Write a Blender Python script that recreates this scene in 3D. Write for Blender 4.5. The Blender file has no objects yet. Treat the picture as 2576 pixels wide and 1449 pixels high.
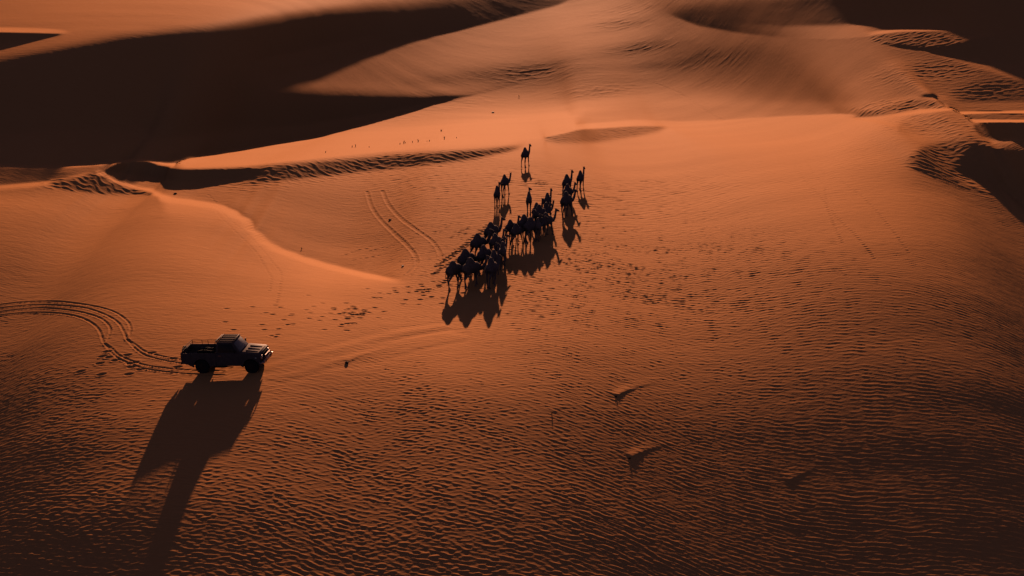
import bpy, bmesh, math, random
import numpy as np
from mathutils import Vector, Matrix

# ------------------------------------------------------------------ camera, sky, sun
C = bpy.context.scene
FOC = 1750.0                       # focal length in pixels of a 1024 px wide frame
PITCH = math.atan(393.0 / FOC)
HC = 25.85
NIT = 120; DU, DV = 0.95, 0.32             # spacing of the relief samples
cd = bpy.data.cameras.new('camera'); cam = bpy.data.objects.new('camera', cd)
C.collection.objects.link(cam); C.camera = cam
cd.sensor_width = 36.0; cd.lens = FOC * 36.0 / 1024.0
cd.clip_start = 1.0; cd.clip_end = 20000.0
cam.location = (0, 0, HC)
cam.rotation_euler = (math.pi / 2 - PITCH, 0, 0)

SUN_EL = math.radians(12.4); SUN_AZ = 0.0      # the sun stands low, straight ahead beyond the dunes
w = bpy.data.worlds.new('World'); C.world = w; w.use_nodes = True
nt = w.node_tree; bg = nt.nodes['Background']
sky = nt.nodes.new('ShaderNodeTexSky'); sky.sky_type = 'NISHITA'; sky.sun_disc = False
sky.sun_elevation = SUN_EL; sky.sun_rotation = SUN_AZ
sky.dust_density = 1.0; sky.ozone_density = 4.0; sky.air_density = 1.0
tint = nt.nodes.new('ShaderNodeMix'); tint.data_type = 'RGBA'; tint.blend_type = 'MULTIPLY'; tint.inputs[0].default_value = 1.0
tint.inputs[7].default_value = (1.0, .50, .52, 1)            # reddens the sky fill in place of bounced light
nt.links.new(sky.outputs[0], tint.inputs[6]); nt.links.new(tint.outputs[2], bg.inputs[0]); bg.inputs[1].default_value = 0.025
sd = bpy.data.lights.new('sun', 'SUN'); so = bpy.data.objects.new('sun', sd); C.collection.objects.link(so)
sd.energy = 5.0; sd.angle = math.radians(0.55); sd.color = (1.0, 0.50, 0.29)
sdir = Vector((math.sin(SUN_AZ) * math.cos(SUN_EL), math.cos(SUN_AZ) * math.cos(SUN_EL), math.sin(SUN_EL)))
so.rotation_euler = sdir.to_track_quat('Z', 'Y').to_euler()
C.view_settings.view_transform = 'Standard'; C.view_settings.look = 'None'
C.view_settings.gamma = 1.0; C.view_settings.use_curve_mapping = False
C.view_settings.exposure = 1.21
C.cycles.max_bounces = 4
C.cycles.diffuse_bounces = 0

# ------------------------------------------------------------------ small helpers
def tag(o, label=None, cat=None, group=None, kind=None):
    if label: o['label'] = label
    if cat: o['category'] = cat
    if group: o['group'] = group
    if kind: o['kind'] = kind
    return o
def link(o, parent=None):
    C.collection.objects.link(o)
    if parent: o.parent = parent
    return o
def P(nodes, name): return nodes[name]
def principled(name, col, rough=0.8, spec=0.3, metal=0.0, sheen=0.0):
    m = bpy.data.materials.new(name); m.use_nodes = True
    b = m.node_tree.nodes['Principled BSDF']
    b.inputs['Base Color'].default_value = (*col, 1); b.inputs['Roughness'].default_value = rough
    b.inputs['Specular IOR Level'].default_value = spec; b.inputs['Metallic'].default_value = metal
    if sheen:
        b.inputs['Sheen Weight'].default_value = sheen; b.inputs['Sheen Roughness'].default_value = 0.4
    return m
def noisy(m, scale=6.0, amt=0.35, bump=0.0, bscale=60.0):
    """break a flat colour up with dust and wear noise"""
    t = m.node_tree; b = t.nodes['Principled BSDF']
    tc = t.nodes.new('ShaderNodeTexCoord'); n = t.nodes.new('ShaderNodeTexNoise'); n.inputs['Scale'].default_value = scale
    n.inputs['Detail'].default_value = 6
    t.links.new(tc.outputs['Object'], n.inputs['Vector'])
    mx = t.nodes.new('ShaderNodeMix'); mx.data_type = 'RGBA'
    c = b.inputs['Base Color'].default_value
    mx.inputs[6].default_value = (c[0]*(1-amt), c[1]*(1-amt), c[2]*(1-amt), 1)
    mx.inputs[7].default_value = (min(1,c[0]*(1+amt)+.02*amt), min(1,c[1]*(1+amt)+.01*amt), min(1,c[2]*(1+amt)), 1)
    t.links.new(n.outputs['Fac'], mx.inputs[0]); t.links.new(mx.outputs[2], b.inputs['Base Color'])
    if bump:
        n2 = t.nodes.new('ShaderNodeTexNoise'); n2.inputs['Scale'].default_value = bscale
        t.links.new(tc.outputs['Object'], n2.inputs['Vector'])
        bp = t.nodes.new('ShaderNodeBump'); bp.inputs['Strength'].default_value = bump; bp.inputs['Distance'].default_value = .02
        t.links.new(n2.outputs['Fac'], bp.inputs['Height']); t.links.new(bp.outputs[0], b.inputs['Normal'])
    return m

# ------------------------------------------------------------------ the desert: relief
# The dune relief is shaped so that its slopes give the tabled light and shade.  Table positions are in the survey
# frame (2576 x 1449) of the camera's view; values are wanted brightness, turned into slopes.
K = 2576.0 / 1024.0
GX = np.array([0,161,322,483,644,805,966,1127,1288,1449,1610,1771,1932,2093,2254,2415,2576], float)
GY = np.array([0,50,100,150,200,250,300,350,400,450,500,600,700,800,900,1000,1100,1200,1300,1449], float)
GV = np.array([
[150,160,165,170,175,165,150,130,120,150,150,120,110, 80, 60, 50, 80],
[150,160,160,155,145,135,130,130,140,160,155,130,100, 80, 60, 45, 45],
[130,140,135,130,120,120,125,135,148,150,145,135,120,110, 95, 60, 40],
[110,115,115,115,118,125,132,142,140,130,128,118,118,118,112, 90, 50],
[110,110,110,115,120,130,128,125,112,122,134,138,134,128,118,112, 80],
[110,110,120,140,150,155,150,150,158,168,172,172,152,140,130,112, 90],
[110,120,140,160,170,170,175,190,205,215,210,215,210,215,175,150,110],
[110,120,150,180,195,210,215,215,205,185,190,200,205,205,180,155, 80],
[110,125,150,190,205,185,170,170,180,182,186,190,195,195,178,140, 60],
[110,120,140,160,165,165,168,170,173,176,182,186,186,184,165,110, 50],
[190,190,186,190,165,150,152,162,166,168,174,180,182,180,170,145, 70],
[175,185,190,195,196,150,146,156,165,166,168,172,172,170,162,145,105],
[150,165,180,195,205,208,188,168,166,166,166,164,160,152,145,130,105],
[130,145,165,180,190,195,185,175,170,165,160,155,150,140,132,118, 95],
[ 97,117,137,152,165,170,170,165,158,150,145,140,132,125,115,105, 85],
[ 74, 92,112,126,136,145,150,145,140,135,128,120,115,108,100, 90, 75],
[ 62, 77, 92,105,115,125,130,130,125,118,110,103, 97, 92, 86, 78, 66],
[ 56, 66, 77, 89,100,108,112,112,108,100, 94, 88, 83, 78, 74, 67, 58],
[ 52, 57, 66, 76, 86, 92, 96, 96, 93, 88, 82, 77, 72, 68, 65, 60, 52],
[ 48, 50, 54, 61, 66, 71, 73, 73, 71, 69, 65, 61, 59, 57, 55, 53, 47]], float)
def lin(v):
    v = np.asarray(v, float) / 255.0
    return np.where(v < .04045, v / 12.92, ((v + .055) / 1.055) ** 2.4)
def b_of(v): return lin(v) / lin(180.0)
def sst(x):
    x = np.clip(x, 0, 1); return x * x * (3 - 2 * x)
MS = 2.0                                        # survey units per map cell
mx0, mx1, my0, my1 = -200, 2776, -44, 1470
MX = np.arange(mx0, mx1 + 1, MS); MY = np.arange(my0, my1 + 1, MS)
def gblur(a, s, axis):
    r = int(3 * s) + 1; k = np.exp(-.5 * (np.arange(-r, r + 1) / s) ** 2); k /= k.sum()
    pad = [(0, 0), (0, 0)]; pad[axis] = (r, r)
    p = np.pad(a, pad, mode='edge')
    out = np.zeros_like(a)
    for i, kk in enumerate(k):
        out += kk * (p[i:i + a.shape[0], :] if axis == 0 else p[:, i:i + a.shape[1]])
    return out
def grid_up(gv):
    t = np.stack([np.interp(MX, GX, row) for row in gv])
    t = np.stack([np.interp(MY, GY, t[:, j]) for j in range(t.shape[1])], 1)
    return t
WD = None
FR = np.array([-100, 250, 350, 450, 575, 711, 862, 1031, 1235, 1460], float)
FV = np.array([
[1.0]*17, [1.05]*17, [1.1]*14+[.95,.85,.8], [.9]*4+[1.0]+[1.08]*9+[1.0,.9,.8],
[.60,.66,.71,.84,.78,1.06,1.03,1.03,1.05,1.07,1.06,1.03,.98,.98,.97,.87,.74],
[.58,.64,.70,.73,.82,.97,.95,1.0,1.03,1.03,.92,.85,.83,.77,.71,.72,.68],
[.82,.78,.78,.80,.82,.80,.86,1.08,.98,.90,.85,.81,.78,.72,.67,.68,.66],
[.85,1.0,1.2,1.2,1.0,.85,.80,.85,.86,.73,.71,.69,.62,.55,.52,.48,.45],
[.80,1.0,1.3,1.35,1.1,1.0,1.0,.88,.82,.72,.66,.63,.60,.57,.55,.48,.42],
[.60,.62,.70,.95,1.1,1.25,1.3,1.15,1.0,.85,.8,.8,.8,.72,.65,.45,.3]], float)
fup = np.stack([np.interp(MX, GX, r_) for r_ in FV]); fup = np.stack([np.interp(MY, FR, fup[:, j]) for j in range(fup.shape[1])], 1)
fup = fup * (1 - .16 * sst((MY - 880) / 200)[:, None] * sst((MX - 700) / 300)[None, :]) * (1 - .14 * sst((MX - 1700) / 500)[None, :] * sst((MY - 640) / 150)[:, None])
BM = fup * gblur(gblur(b_of(grid_up(GV)), 22 / MS, 1), 9 / MS, 0)
XX, YY = np.meshgrid(MX, MY)
def curve(pts, sm=14):
    pts = np.array(pts, float)
    c = np.interp(MX, pts[:, 0], pts[:, 1])
    if sm: c = gblur(c[None, :], sm / MS, 1)[0]
    return c
def band(top, bot, fT, fB, xf=(30, 30), sm=10):
    """mask of a strip of dune between two edge lines, with its own softness on each edge"""
    cT = curve(top, sm)[None, :]; cB = curve(bot, sm)[None, :]
    x0 = max(top[0][0], bot[0][0]); x1 = min(top[-1][0], bot[-1][0])
    m = sst((YY - cT) / fT + .5) * sst((cB - YY) / fB + .5)
    m = m * (cB > cT - 1)
    if xf[0]: m = m * sst((XX - x0) / xf[0])
    if xf[1]: m = m * sst((x1 - XX) / xf[1])
    t = np.clip((YY - cT) / np.maximum(cB - cT, 1.0), 0, 1)       # 0 at the top edge, 1 at the bottom
    return m, t
def paint(mask, val, trust=None):
    global BM, WD
    if WD is None: WD = np.ones_like(BM)
    if trust is None: trust = .6 if np.ndim(val) > 0 else 1.0
    WD = WD * (1 - mask) + trust * mask
    BM = BM * (1 - mask) + val * mask
def slip(t, steep=.5, flat=.45, cut=.62):
    """lee slope: steeper than the sun above, levelling off in its own shade below"""
    return -steep + (steep + flat) * sst((t - cut) / .12 + .5)
INF = -300; SUP = 2900
RIDGE = [(INF,417),(0,417),(100,419),(200,415),(280,410),(335,404),(380,405),(415,418),(470,421),(626,414),(800,395),(1000,375),(1200,352),(1300,345),(1362,346)]
# bright lips that lean to the sun, above the long ridge
m, t = band([(430,392),(700,362),(1000,335),(1300,308),(1500,290),(1700,290)], [(430,424),(626,416),(800,397),(1000,377),(1200,354),(1362,346),(1450,324),(1600,314),(1700,316)], 34, 3, (60,60)); paint(m * .9, b_of(236))
m, t = band([(1400,290),(1600,262),(1850,262),(2050,262),(2250,262)], [(1400,336),(1600,306),(1710,311),(1850,305),(2000,295),(2100,291),(2250,284)], 30, 10, (80,60)); paint(m * .7, b_of(168))
m, t = band([(1380,340),(1450,316),(1600,304),(1710,308),(1850,302),(2000,292),(2100,288),(2250,274),(2400,262)], [(1380,348),(1450,325),(1600,314),(1710,318),(1850,313),(2000,303),(2100,298),(2250,286),(2400,273)], 8, 3, (30,20), 5); paint(m, b_of(250))
m, t = band([(1160,330),(1300,322),(1400,318)], [(1160,353),(1300,346),(1400,343)], 16, 3, (60,40)); paint(m, b_of(246))
# big shaded trough in the upper left, with a sunlit tongue inside
shade, t1 = band([(INF,165),(0,163),(150,128),(300,100),(500,80),(700,52),(900,26),(1050,8),(1200,-14),(1450,-44)],
                 [(INF,413),(0,413),(280,407),(335,400),(400,404),(430,404),(600,377),(800,345),(1000,291),(1100,262),(1250,226),(1360,196),(1450,176)], 56, 4, (0,40), 8)
tong, t2 = band([(645,208),(700,192),(850,152),(1000,106),(1200,66),(1400,14),(1460,-10)], [(645,214),(750,226),(900,232),(1050,238),(1200,238),(1300,214),(1460,190)], 5, 40, (60,0), 8)
mk = shade * (1 - tong)
yl = curve([(INF,413),(0,413),(280,407),(335,400),(430,404),(600,377),(800,345),(1000,291),(1100,262),(1250,226),(1360,196),(1450,176)], 8)[None, :]
yt = curve([(INF,165),(0,163),(150,128),(300,100),(500,80),(700,52),(900,26),(1050,8),(1200,-14),(1450,-44)], 8)[None, :]
ytt = curve([(645,208),(700,192),(850,152),(1000,106),(1200,66),(1400,14),(1460,-10)], 8)[None, :]
ytb = curve([(645,214),(750,226),(900,232),(1050,238),(1200,238),(1460,190)], 8)[None, :]
tlob = np.where(YY < ytt + 4, np.clip((YY - yt) / np.maximum(ytt - yt, 6), 0, 1), np.clip((YY - ytb) / np.maximum(yl - ytb, 6), 0, 1))
tful = np.clip((YY - yt) / np.maximum(yl - yt, 6), 0, 1)
wx = sst((XX - 600) / 90)
slow = .16 - .62 * sst(tlob / .45) + .76 * sst((tlob - .70) / .12 + .5)
stop = slip(tlob, .5, .40, .64); stop = stop + (.09 - stop) * sst((XX - 800) / 200)
slob = np.where(YY < ytt + 4, stop, slow)
paint(mk, (slip(tful, .9, .22, .82) * sst((XX - 350) / 90) + (slip(tful, .55, .38, .69) * (1 - sst((XX - 120) / 180)) + slip(tful, .66, .33, .74) * sst((XX - 120) / 180)) * (1 - sst((XX - 350) / 90))) * (1 - wx) + slob * wx)
# small shaded wedge at the far left with its bright lip
m, t = band([(INF,70),(0,70),(100,72),(175,78)], [(INF,80),(0,80),(100,82),(175,84)], 5, 3, (0,50)); paint(m, b_of(225), .08)
m, t = band([(INF,83),(0,82),(100,84),(160,86)], [(INF,140),(0,126),(80,104),(160,86)], 3, 4, (0,20)); paint(m, slip(t, .7, .3))
# dark dune shoulder in the upper right
m, t = band([(1660,22),(1800,10),(1950,-5),(2100,-20),(2300,-40),(SUP,-60)], [(1660,30),(1750,66),(1850,84),(1950,96),(2080,98),(2180,90),(2240,76),(2380,72),(2420,110),(2500,150),(2576,180),(SUP,200)], 40, 5, (60,0)); paint(m * .97, slip(t, .45, .34, .70) * sst((XX - 1760) / 460) + .05 * (1 - sst((XX - 1760) / 460)))
m, t = band([(2160,84),(2250,72),(2380,69),(2420,72)], [(2160,90),(2250,80),(2380,77),(2420,80)], 4, 3, (40,20)); paint(m, b_of(185), .08)
m, t = band([(2170,90),(2250,82),(2380,80),(2430,100)], [(2170,98),(2250,112),(2350,122),(2430,150)], 4, 12, (30,20)); paint(m * .9, b_of(92))
m, t = band([(2190,108),(2300,116),(2380,118),(2450,100),(2576,80),(SUP,80)], [(2190,112),(2270,126),(2330,128),(2420,160),(2500,182),(2576,205),(SUP,230)], 8, 7, (40,0)); paint(m, slip(t, .55, .4))
m, t = band([(2420,212),(2500,200),(2576,205),(SUP,205)], [(2420,246),(2500,270),(2576,276),(SUP,276)], 24, 14, (60,0)); paint(m * .9, b_of(56))
# left crescent: lip, slip face, arm
m, t = band([(INF,414),(0,414),(100,416),(200,412),(280,406),(335,400),(380,401),(420,413),(440,415)], [(INF,421),(0,421),(100,423),(200,420),(280,414),(335,407),(380,408),(420,421),(440,423)], 3, 3, (0,20), 6); paint(m, b_of(220))
m, t = band([(INF,424),(0,424),(120,428),(200,436)], [(INF,480),(0,466),(80,458),(160,446),(200,440)], 12, 5, (0,40)); paint(m * .9, b_of(70))
m, t = band([(INF,467),(0,467),(80,460),(160,448),(240,430)], [(INF,478),(0,477),(80,472),(160,462),(240,438)], 6, 12, (0,30)); paint(m * .8, b_of(205))
m, t = band([(110,456),(200,445),(262,436),(300,452),(340,468),(380,484)], [(110,458),(170,478),(260,487),(340,489),(380,489)], 16, 8, (40,16), 5); paint(m * .95, b_of(78))
m, t = band([(271,429),(300,414),(338,406),(382,408),(413,423),(470,428),(560,426),(626,424),(690,424),(760,424)], [(271,431),(305,451),(338,467),(390,473),(440,474),(508,471),(575,460),(640,450),(700,438),(760,426)], 3, 4, (6,30), 4); paint(m, slip(t, .95, .5, .55))
m, t = band([(255,424),(262,432),(281,445),(321,463),(372,476),(406,488),(440,494)], [(255,434),(262,441),(281,455),(321,471),(372,484),(406,499),(440,508)], 7, 8, (4,30), 6); paint(m, b_of(222))
# rough shaded flank under the long ridge
m, t = band([(560,426),(626,422),(800,407),(1000,390),(1150,380),(1250,373),(1335,363)], [(560,462),(626,464),(750,450),(900,434),(1100,412),(1200,398),(1335,368)], 16, 14, (120,60)); paint(m * .9, b_of(72))
m, t = band([(1365,346),(1450,327),(1600,317),(1690,317)], [(1365,352),(1400,360),(1500,358),(1600,343),(1700,322)], 5, 16, (10,40)); paint(m * .8, b_of(138))
# right: rough saddle, small slip faces, streaks
m, t = band([(2057,296),(2140,270),(2195,258),(2279,254),(2362,256),(2404,268)], [(2057,299),(2140,294),(2223,285),(2307,276),(2400,272)], 12, 4, (50,20), 6); paint(m * .9, b_of(112))
m, t = band([(2110,270),(2200,250),(2300,236),(2365,236),(2420,246)], [(2110,284),(2200,262),(2300,246),(2365,246),(2420,256)], 14, 12, (50,40)); paint(m * .35, b_of(190))
m, t = band([(2293,242),(2308,235),(2340,235),(2366,241)], [(2293,243),(2308,249),(2340,252),(2366,254)], 3, 3, (5,5), 3); paint(m, slip(t, .9, .4))
m, t = band([(2398,266),(2412,272),(2430,284)], [(2398,272),(2415,282),(2430,288)], 3, 3, (6,6), 2); paint(m, .0, .08)
m, t = band([(2425,262),(2480,258),(2576,256),(SUP,256)], [(2425,284),(2480,283),(2576,281),(SUP,281)], 6, 3, (20,0)); paint(m, b_of(128))
m, t = band([(2428,283),(2480,281),(2576,279),(SUP,279)], [(2428,289),(2480,287),(2576,285),(SUP,285)], 3, 3, (8,0)); paint(m, b_of(205), .08)
m, t = band([(2445,289),(2480,287),(2576,285),(SUP,285)], [(2445,303),(2480,302),(2576,301),(SUP,301)], 4, 4, (16,0)); paint(m, b_of(120))
m, t = band([(2445,301),(2480,301),(2576,300),(SUP,300)], [(2445,308),(2480,308),(2576,307),(SUP,307)], 3, 3, (14,0)); paint(m, b_of(190), .08)
m, t = band([(2443,309),(2480,310),(2576,309),(SUP,309)], [(2443,312),(2456,338),(2480,358),(2510,372),(2560,374),(2576,380),(SUP,390)], 4, 4, (8,0), 4); paint(m, slip(t, .4, .35))
m, t = band([(2505,362),(2530,350),(2552,346)], [(2505,372),(2530,372),(2552,366)], 8, 3, (12,10), 4); paint(m, b_of(185))
m, t = band([(2270,400),(2330,372),(2400,358),(2450,352),(2490,360)], [(2270,412),(2350,440),(2450,474),(2540,496)], 26, 14, (60,0)); paint(m * .9, b_of(66))
m, t = band([(2425,412),(2440,386),(2458,364),(2480,364),(2510,376),(2576,384),(SUP,390)], [(2425,432),(2450,462),(2510,486),(2540,498),(2553,530),(2576,556),(SUP,690)], 16, 6, (50,0), 6); paint(m, slip(t, .95, .3, .7))
m, t = band([(2208,292),(2280,286),(2380,286)], [(2208,330),(2280,338),(2380,334)], 14, 24, (30,50)); paint(m * .6, b_of(148))
# the arm that runs down from the crescent to the caravan
ARM = [(400,489),(440,498),(490,504),(550,514),(590,530),(620,548),(636,566),(645,582),(665,600),(700,622),(760,645),(830,666),(920,688),(1040,712)]
m, t = band(ARM, [(x, y + 34) for x, y in ARM], 8, 76, (30,140), 6); paint(m * .75, b_of(216))
m, t = band(ARM, [(x, y + 9) for x, y in ARM], 6, 16, (20,120), 5); paint(m * .95, b_of(255))
m, t = band([(x, y - 26) for x, y in ARM], ARM, 30, 5, (150,160), 5); paint(m * .35, b_of(130))
# patches on the far flats, dimmed by leaning them from the sun
rs = np.random.RandomState(5)
for (cx, cy, rx, ry, v, k) in [(1330,180,130,22,84,.75),(1620,120,90,16,95,.7),(1800,140,110,22,98,.6),(1560,60,70,12,110,.5),(1660,165,70,10,96,.7),(2340,170,120,20,96,.5),(1500,230,90,14,118,.5),(1150,195,120,14,96,.5),(2290,60,80,20,60,.4)]:
    q = ((XX - cx) / rx) ** 2 + ((YY - cy + (XX - cx) * .12) / ry) ** 2
    paint(np.exp(-q) * k, b_of(v))
BM = np.clip(gblur(BM, .8, 0), -1.4, 2.25)

# vertices: fan of columns, rows packed densely where the relief is seen at a grazing angle
side = np.array([3] * 20 + [8] * 15 + [20] * 8 + [60,90,130,190,280,420,640,1000,1600,2600,4200], float)
U = np.concatenate([(-60 - np.cumsum(side))[::-1], np.arange(-60, 1084.5, DU), 1084 + np.cumsum(side)])
V = np.concatenate([np.arange(-14, 120, DV * 1.3), np.arange(120, 330, DV), np.arange(330, 577, DV * 1.45)])
TS = math.tan(SUN_EL)
cp, sp = math.cos(PITCH), math.sin(PITCH)
def ray(v):
    yc = -(v - 288.0) / FOC
    return cp + yc * sp, sp - yc * cp            # forward, down
def sampler(u, v):
    px = np.clip((np.clip(u, -60, 1084) * K - mx0) / MS, 0, len(MX) - 1.001)
    py = np.clip((v * K - my0) / MS, 0, len(MY) - 1.001)
    ix = px.astype(int); fx = px - ix; iy = py.astype(int); fy = py - iy
    def f(a):
        r = a[iy][:, ix] * (1 - fy)[:, None] * (1 - fx) + a[iy + 1][:, ix] * fy[:, None] * (1 - fx)
        return r + a[iy][:, ix + 1] * (1 - fy)[:, None] * fx + a[iy + 1][:, ix + 1] * fy[:, None] * fx
    return f
smp = sampler(U, V)
# least squares relief: slopes along the light as tabled, heights continuous across it
vs = np.arange(-14, 577.1, .8)
tf, tdn = ray(vs); tvs = (tdn / tf)[:, None]; dYn = HC * (1 / tvs[:-1] - 1 / tvs[1:])
def solve(xs, h0, n_it):
    """columns of constant x (the sun shines along y), rows of constant survey height"""
    Yc = (HC - (h0 if h0 is not None else 0.0)) / tvs * np.ones((1, len(xs)))
    uu = 512 + xs[None, :] * tf[:, None] * FOC / Yc
    px = np.clip((np.clip(uu, -60, 1084) * K - mx0) / MS, 0, len(MX) - 1.001); ix = px.astype(int); fx = px - ix
    py = np.clip((vs * K - my0) / MS, 0, len(MY) - 1.001); iy = py.astype(int); fy = (py - iy)[:, None]; iy = iy[:, None]
    def sm_(a): return (a[iy, ix] * (1 - fx) + a[iy, ix + 1] * fx) * (1 - fy) + (a[iy + 1, ix] * (1 - fx) + a[iy + 1, ix + 1] * fx) * fy
    g = np.maximum(TS * (1 - sm_(BM)), -tvs * .70); wd = sm_(WD)
    g = (.5 * (g[:-1] + g[1:])); wd = np.minimum(wd[:-1], wd[1:])
    a1 = wd * (1 + g / tvs[:-1]) / dYn; a2 = -wd * (1 + g / tvs[1:]) / dYn
    wx2 = (WX * (1 + 3.5 * sst((98 - vs) / 50))[:, None] / (xs[1] - xs[0]) * np.ones((1, len(xs) - 1))) ** 2
    an = np.full((len(vs), len(xs)), .0002); an[int(np.argmin(abs(vs - 338)))] = .1; an = an ** 2
    def AtA(h):
        r = a1 * h[:-1] + a2 * h[1:]; o = an * h
        o[:-1] += a1 * r; o[1:] += a2 * r
        d = wx2 * (h[:, 1:] - h[:, :-1]); o[:, 1:] += d; o[:, :-1] -= d
        return o
    dg = an.copy(); dg[:-1] += a1 ** 2; dg[1:] += a2 ** 2; off = a1 * a2
    dx_ = np.zeros_like(dg); dx_[:, 1:] += wx2; dx_[:, :-1] += wx2
    dg += dx_ * PXW
    cc = np.zeros_like(off); den = np.zeros_like(dg); den[0] = dg[0]
    for i in range(len(vs) - 1):
        cc[i] = off[i] / den[i]; den[i + 1] = dg[i + 1] - off[i] * cc[i]
    def prec(r):
        y = r.copy()
        for i in range(1, len(vs)): y[i] -= cc[i - 1] * y[i - 1]
        y /= den
        for i in range(len(vs) - 2, -1, -1): y[i] -= cc[i] * y[i + 1]
        return y
    b = np.zeros_like(dg); b[:-1] += a1 * wd * g; b[1:] += a2 * wd * g
    h = prec(b) if h0 is None else h0
    r = b - AtA(h); z = prec(r); p = z; rz = (r * z).sum(); st = rz
    for it in range(n_it):
        Ap = AtA(p); al = rz / (p * Ap).sum(); h = h + al * p; r = r - al * Ap; z = prec(r); rn = (r * z).sum()
        if rn < st * 1e-9: break
        p = z + rn / rz * p; rz = rn
    if __name__ != '__main__' or VERB: print('relief', len(xs), it, rn / st)
    return h
WX = .02; PXW = 1.0; VERB = False; hs = None
for step, n_it in ((6., NIT), (1.5, NIT), (.2, NIT)):
    xn = np.arange(-138, 138.1, step)
    if hs is not None:
        pp = np.clip((xn + 138) / st_, 0, hs.shape[1] - 1.0001); k_ = pp.astype(int); f_ = pp - k_
        hs = hs[:, k_] * (1 - f_) + hs[:, k_ + 1] * f_
    hs = solve(xn, hs, n_it); st_ = step
us = np.arange(-400, 1425, 1.0); Yc = (HC - hs) / tvs
for i in range(len(vs) - 2, -1, -1): Yc[i] = np.maximum(Yc[i], Yc[i + 1] + .015 * dYn[i])     # no overhangs
hs = HC - Yc * tvs; uu = 512 + xn[None, :] * tf[:, None] * FOC / Yc
hs = np.stack([np.maximum(np.interp(us, np.maximum.accumulate(uu[i]), hs[i]), np.interp(us, np.minimum.accumulate(uu[i][::-1])[::-1], hs[i])) for i in range(len(vs))])   # nearer surface
# cubic upsampling to the sheet
def cub(a, pos, axis):
    n = a.shape[axis]; pos = np.clip(pos, 0, n - 1.0001); i = pos.astype(int); f = pos - i
    sh = [1, 1]; sh[axis] = -1; f = f.reshape(sh); T = lambda k: np.take(a, np.clip(i + k, 0, n - 1), axis)
    p0, p1, p2, p3 = T(-1), T(0), T(1), T(2)
    return .5 * (2 * p1 + (p2 - p0) * f + (2 * p0 - 5 * p1 + 4 * p2 - p3) * f * f + (3 * p1 - p0 - 3 * p2 + p3) * f ** 3)
Hg = cub(cub(hs, np.clip(U, -400, 1424) + 400, 1), (V + 14) / .8, 0)
fw, dn = ray(V); TV = dn / fw
XC = (U - 512.0) / FOC
nv, nu = len(V), len(U)
Yg = (HC - Hg) / TV[:, None]
Xg = Yg * XC[None, :] / fw[:, None]
def pmap(tab, sx=40, sy=14):
    return smp(gblur(gblur(grid_up(np.array(tab, float)), sx / MS, 1), sy / MS, 0))
# how strong the wind ripples stand (cm) over the survey frame
AMP = pmap([
[1.5]*17, [1.5]*17, [1.5]*17, [1.5]*17, [1.5]*17, [1.5]*17,
[1.2]*17, [1.2]*17,
[1.0]*6+[1.2]*6+[.6]*3+[1,1],
[1.0]*6+[1.5,1.6,1.8,1.8,1.5,1.0,.7,.6,.8,1.5,1.5],
[.7]*5+[1.1,1.4,1.6,1.9,1.9,1.7,1.3,.8,.6,.7,1.0,1.2],
[.8,.8,.7,.6,.6,1.1,1.3,1.6,2.0,2.1,2.0,1.6,1.1,.8,.6,.6,.7],
[.9,.9,.8,.7,.6,.8,1.2,1.7,2.1,2.3,2.2,1.9,1.4,1.0,.8,.7,.7],
[1.2,1.1,1.0,1.0,.9,.9,1.3,2.0,2.3,2.4,2.4,2.1,1.7,1.3,1.1,1.0,.9],
[2.0,1.8,1.5,1.5,1.4,1.6,2.0,2.4,2.6,2.6,2.5,2.2,1.8,1.5,1.3,1.2,1.2],
[2.6,2.4,2.1,1.8,1.8,2.3,2.7,2.9,2.8,2.7,2.5,2.2,1.9,1.7,1.6,1.5,1.5],
[2.8,2.6,2.3,2.3,2.5,2.8,3.0,3.0,2.9,2.8,2.6,2.3,2.1,2.0,1.9,1.8,1.8],
[2.6,2.6,2.6,2.7,2.8,3.0,3.1,3.1,3.0,2.9,2.7,2.5,2.3,2.2,2.1,2.0,1.9],
[2.8,2.8,2.8,2.9,3.0,3.1,3.2,3.2,3.1,3.0,2.9,2.7,2.6,2.5,2.3,2.1,2.0],
[3.0]*4+[3.1]*5+[3.1]*4+[2.8,2.6,2.4,2.2]])
RM = np.zeros_like(BM)
def rough(args, k=1.0):
    global RM
    m, t = band(*args); RM = np.maximum(RM, m * k)
rough(([(470,424),(626,420),(800,402),(1000,384),(1150,374),(1250,368),(1335,360)], [(470,470),(626,480),(750,466),(900,448),(1100,424),(1200,408),(1335,372)], 14, 26, (120,60)), .55)
rough(([(1365,344),(1450,325),(1600,315),(1690,316)], [(1365,354),(1400,366),(1500,366),(1600,350),(1720,326)], 5, 14, (10,30)), .6)
rough(([(2057,296),(2140,268),(2195,254),(2279,251),(2362,254),(2404,268)], [(2057,300),(2140,296),(2223,286),(2307,278),(2390,274)], 8, 4, (40,20)), .8)
rough(([(2190,296),(2280,284),(2400,288),(2460,330)], [(2190,324),(2280,340),(2400,350),(2460,352)], 16, 26, (40,20)), .5)
rough(([(2240,400),(2330,368),(2400,352),(2470,348),(2540,380)], [(2240,412),(2350,446),(2450,482),(2540,504)], 24, 14, (60,20)), .6)
rough(([(80,456),(200,443),(262,434),(300,452),(340,468),(400,484)], [(80,470),(170,480),(260,489),(340,491),(400,489)], 12, 8, (40,16)), .65)
rough(([(2170,88),(2250,80),(2380,80),(2430,100)], [(2170,100),(2250,118),(2350,126),(2430,155)], 4, 12, (30,20)), .7)
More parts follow.
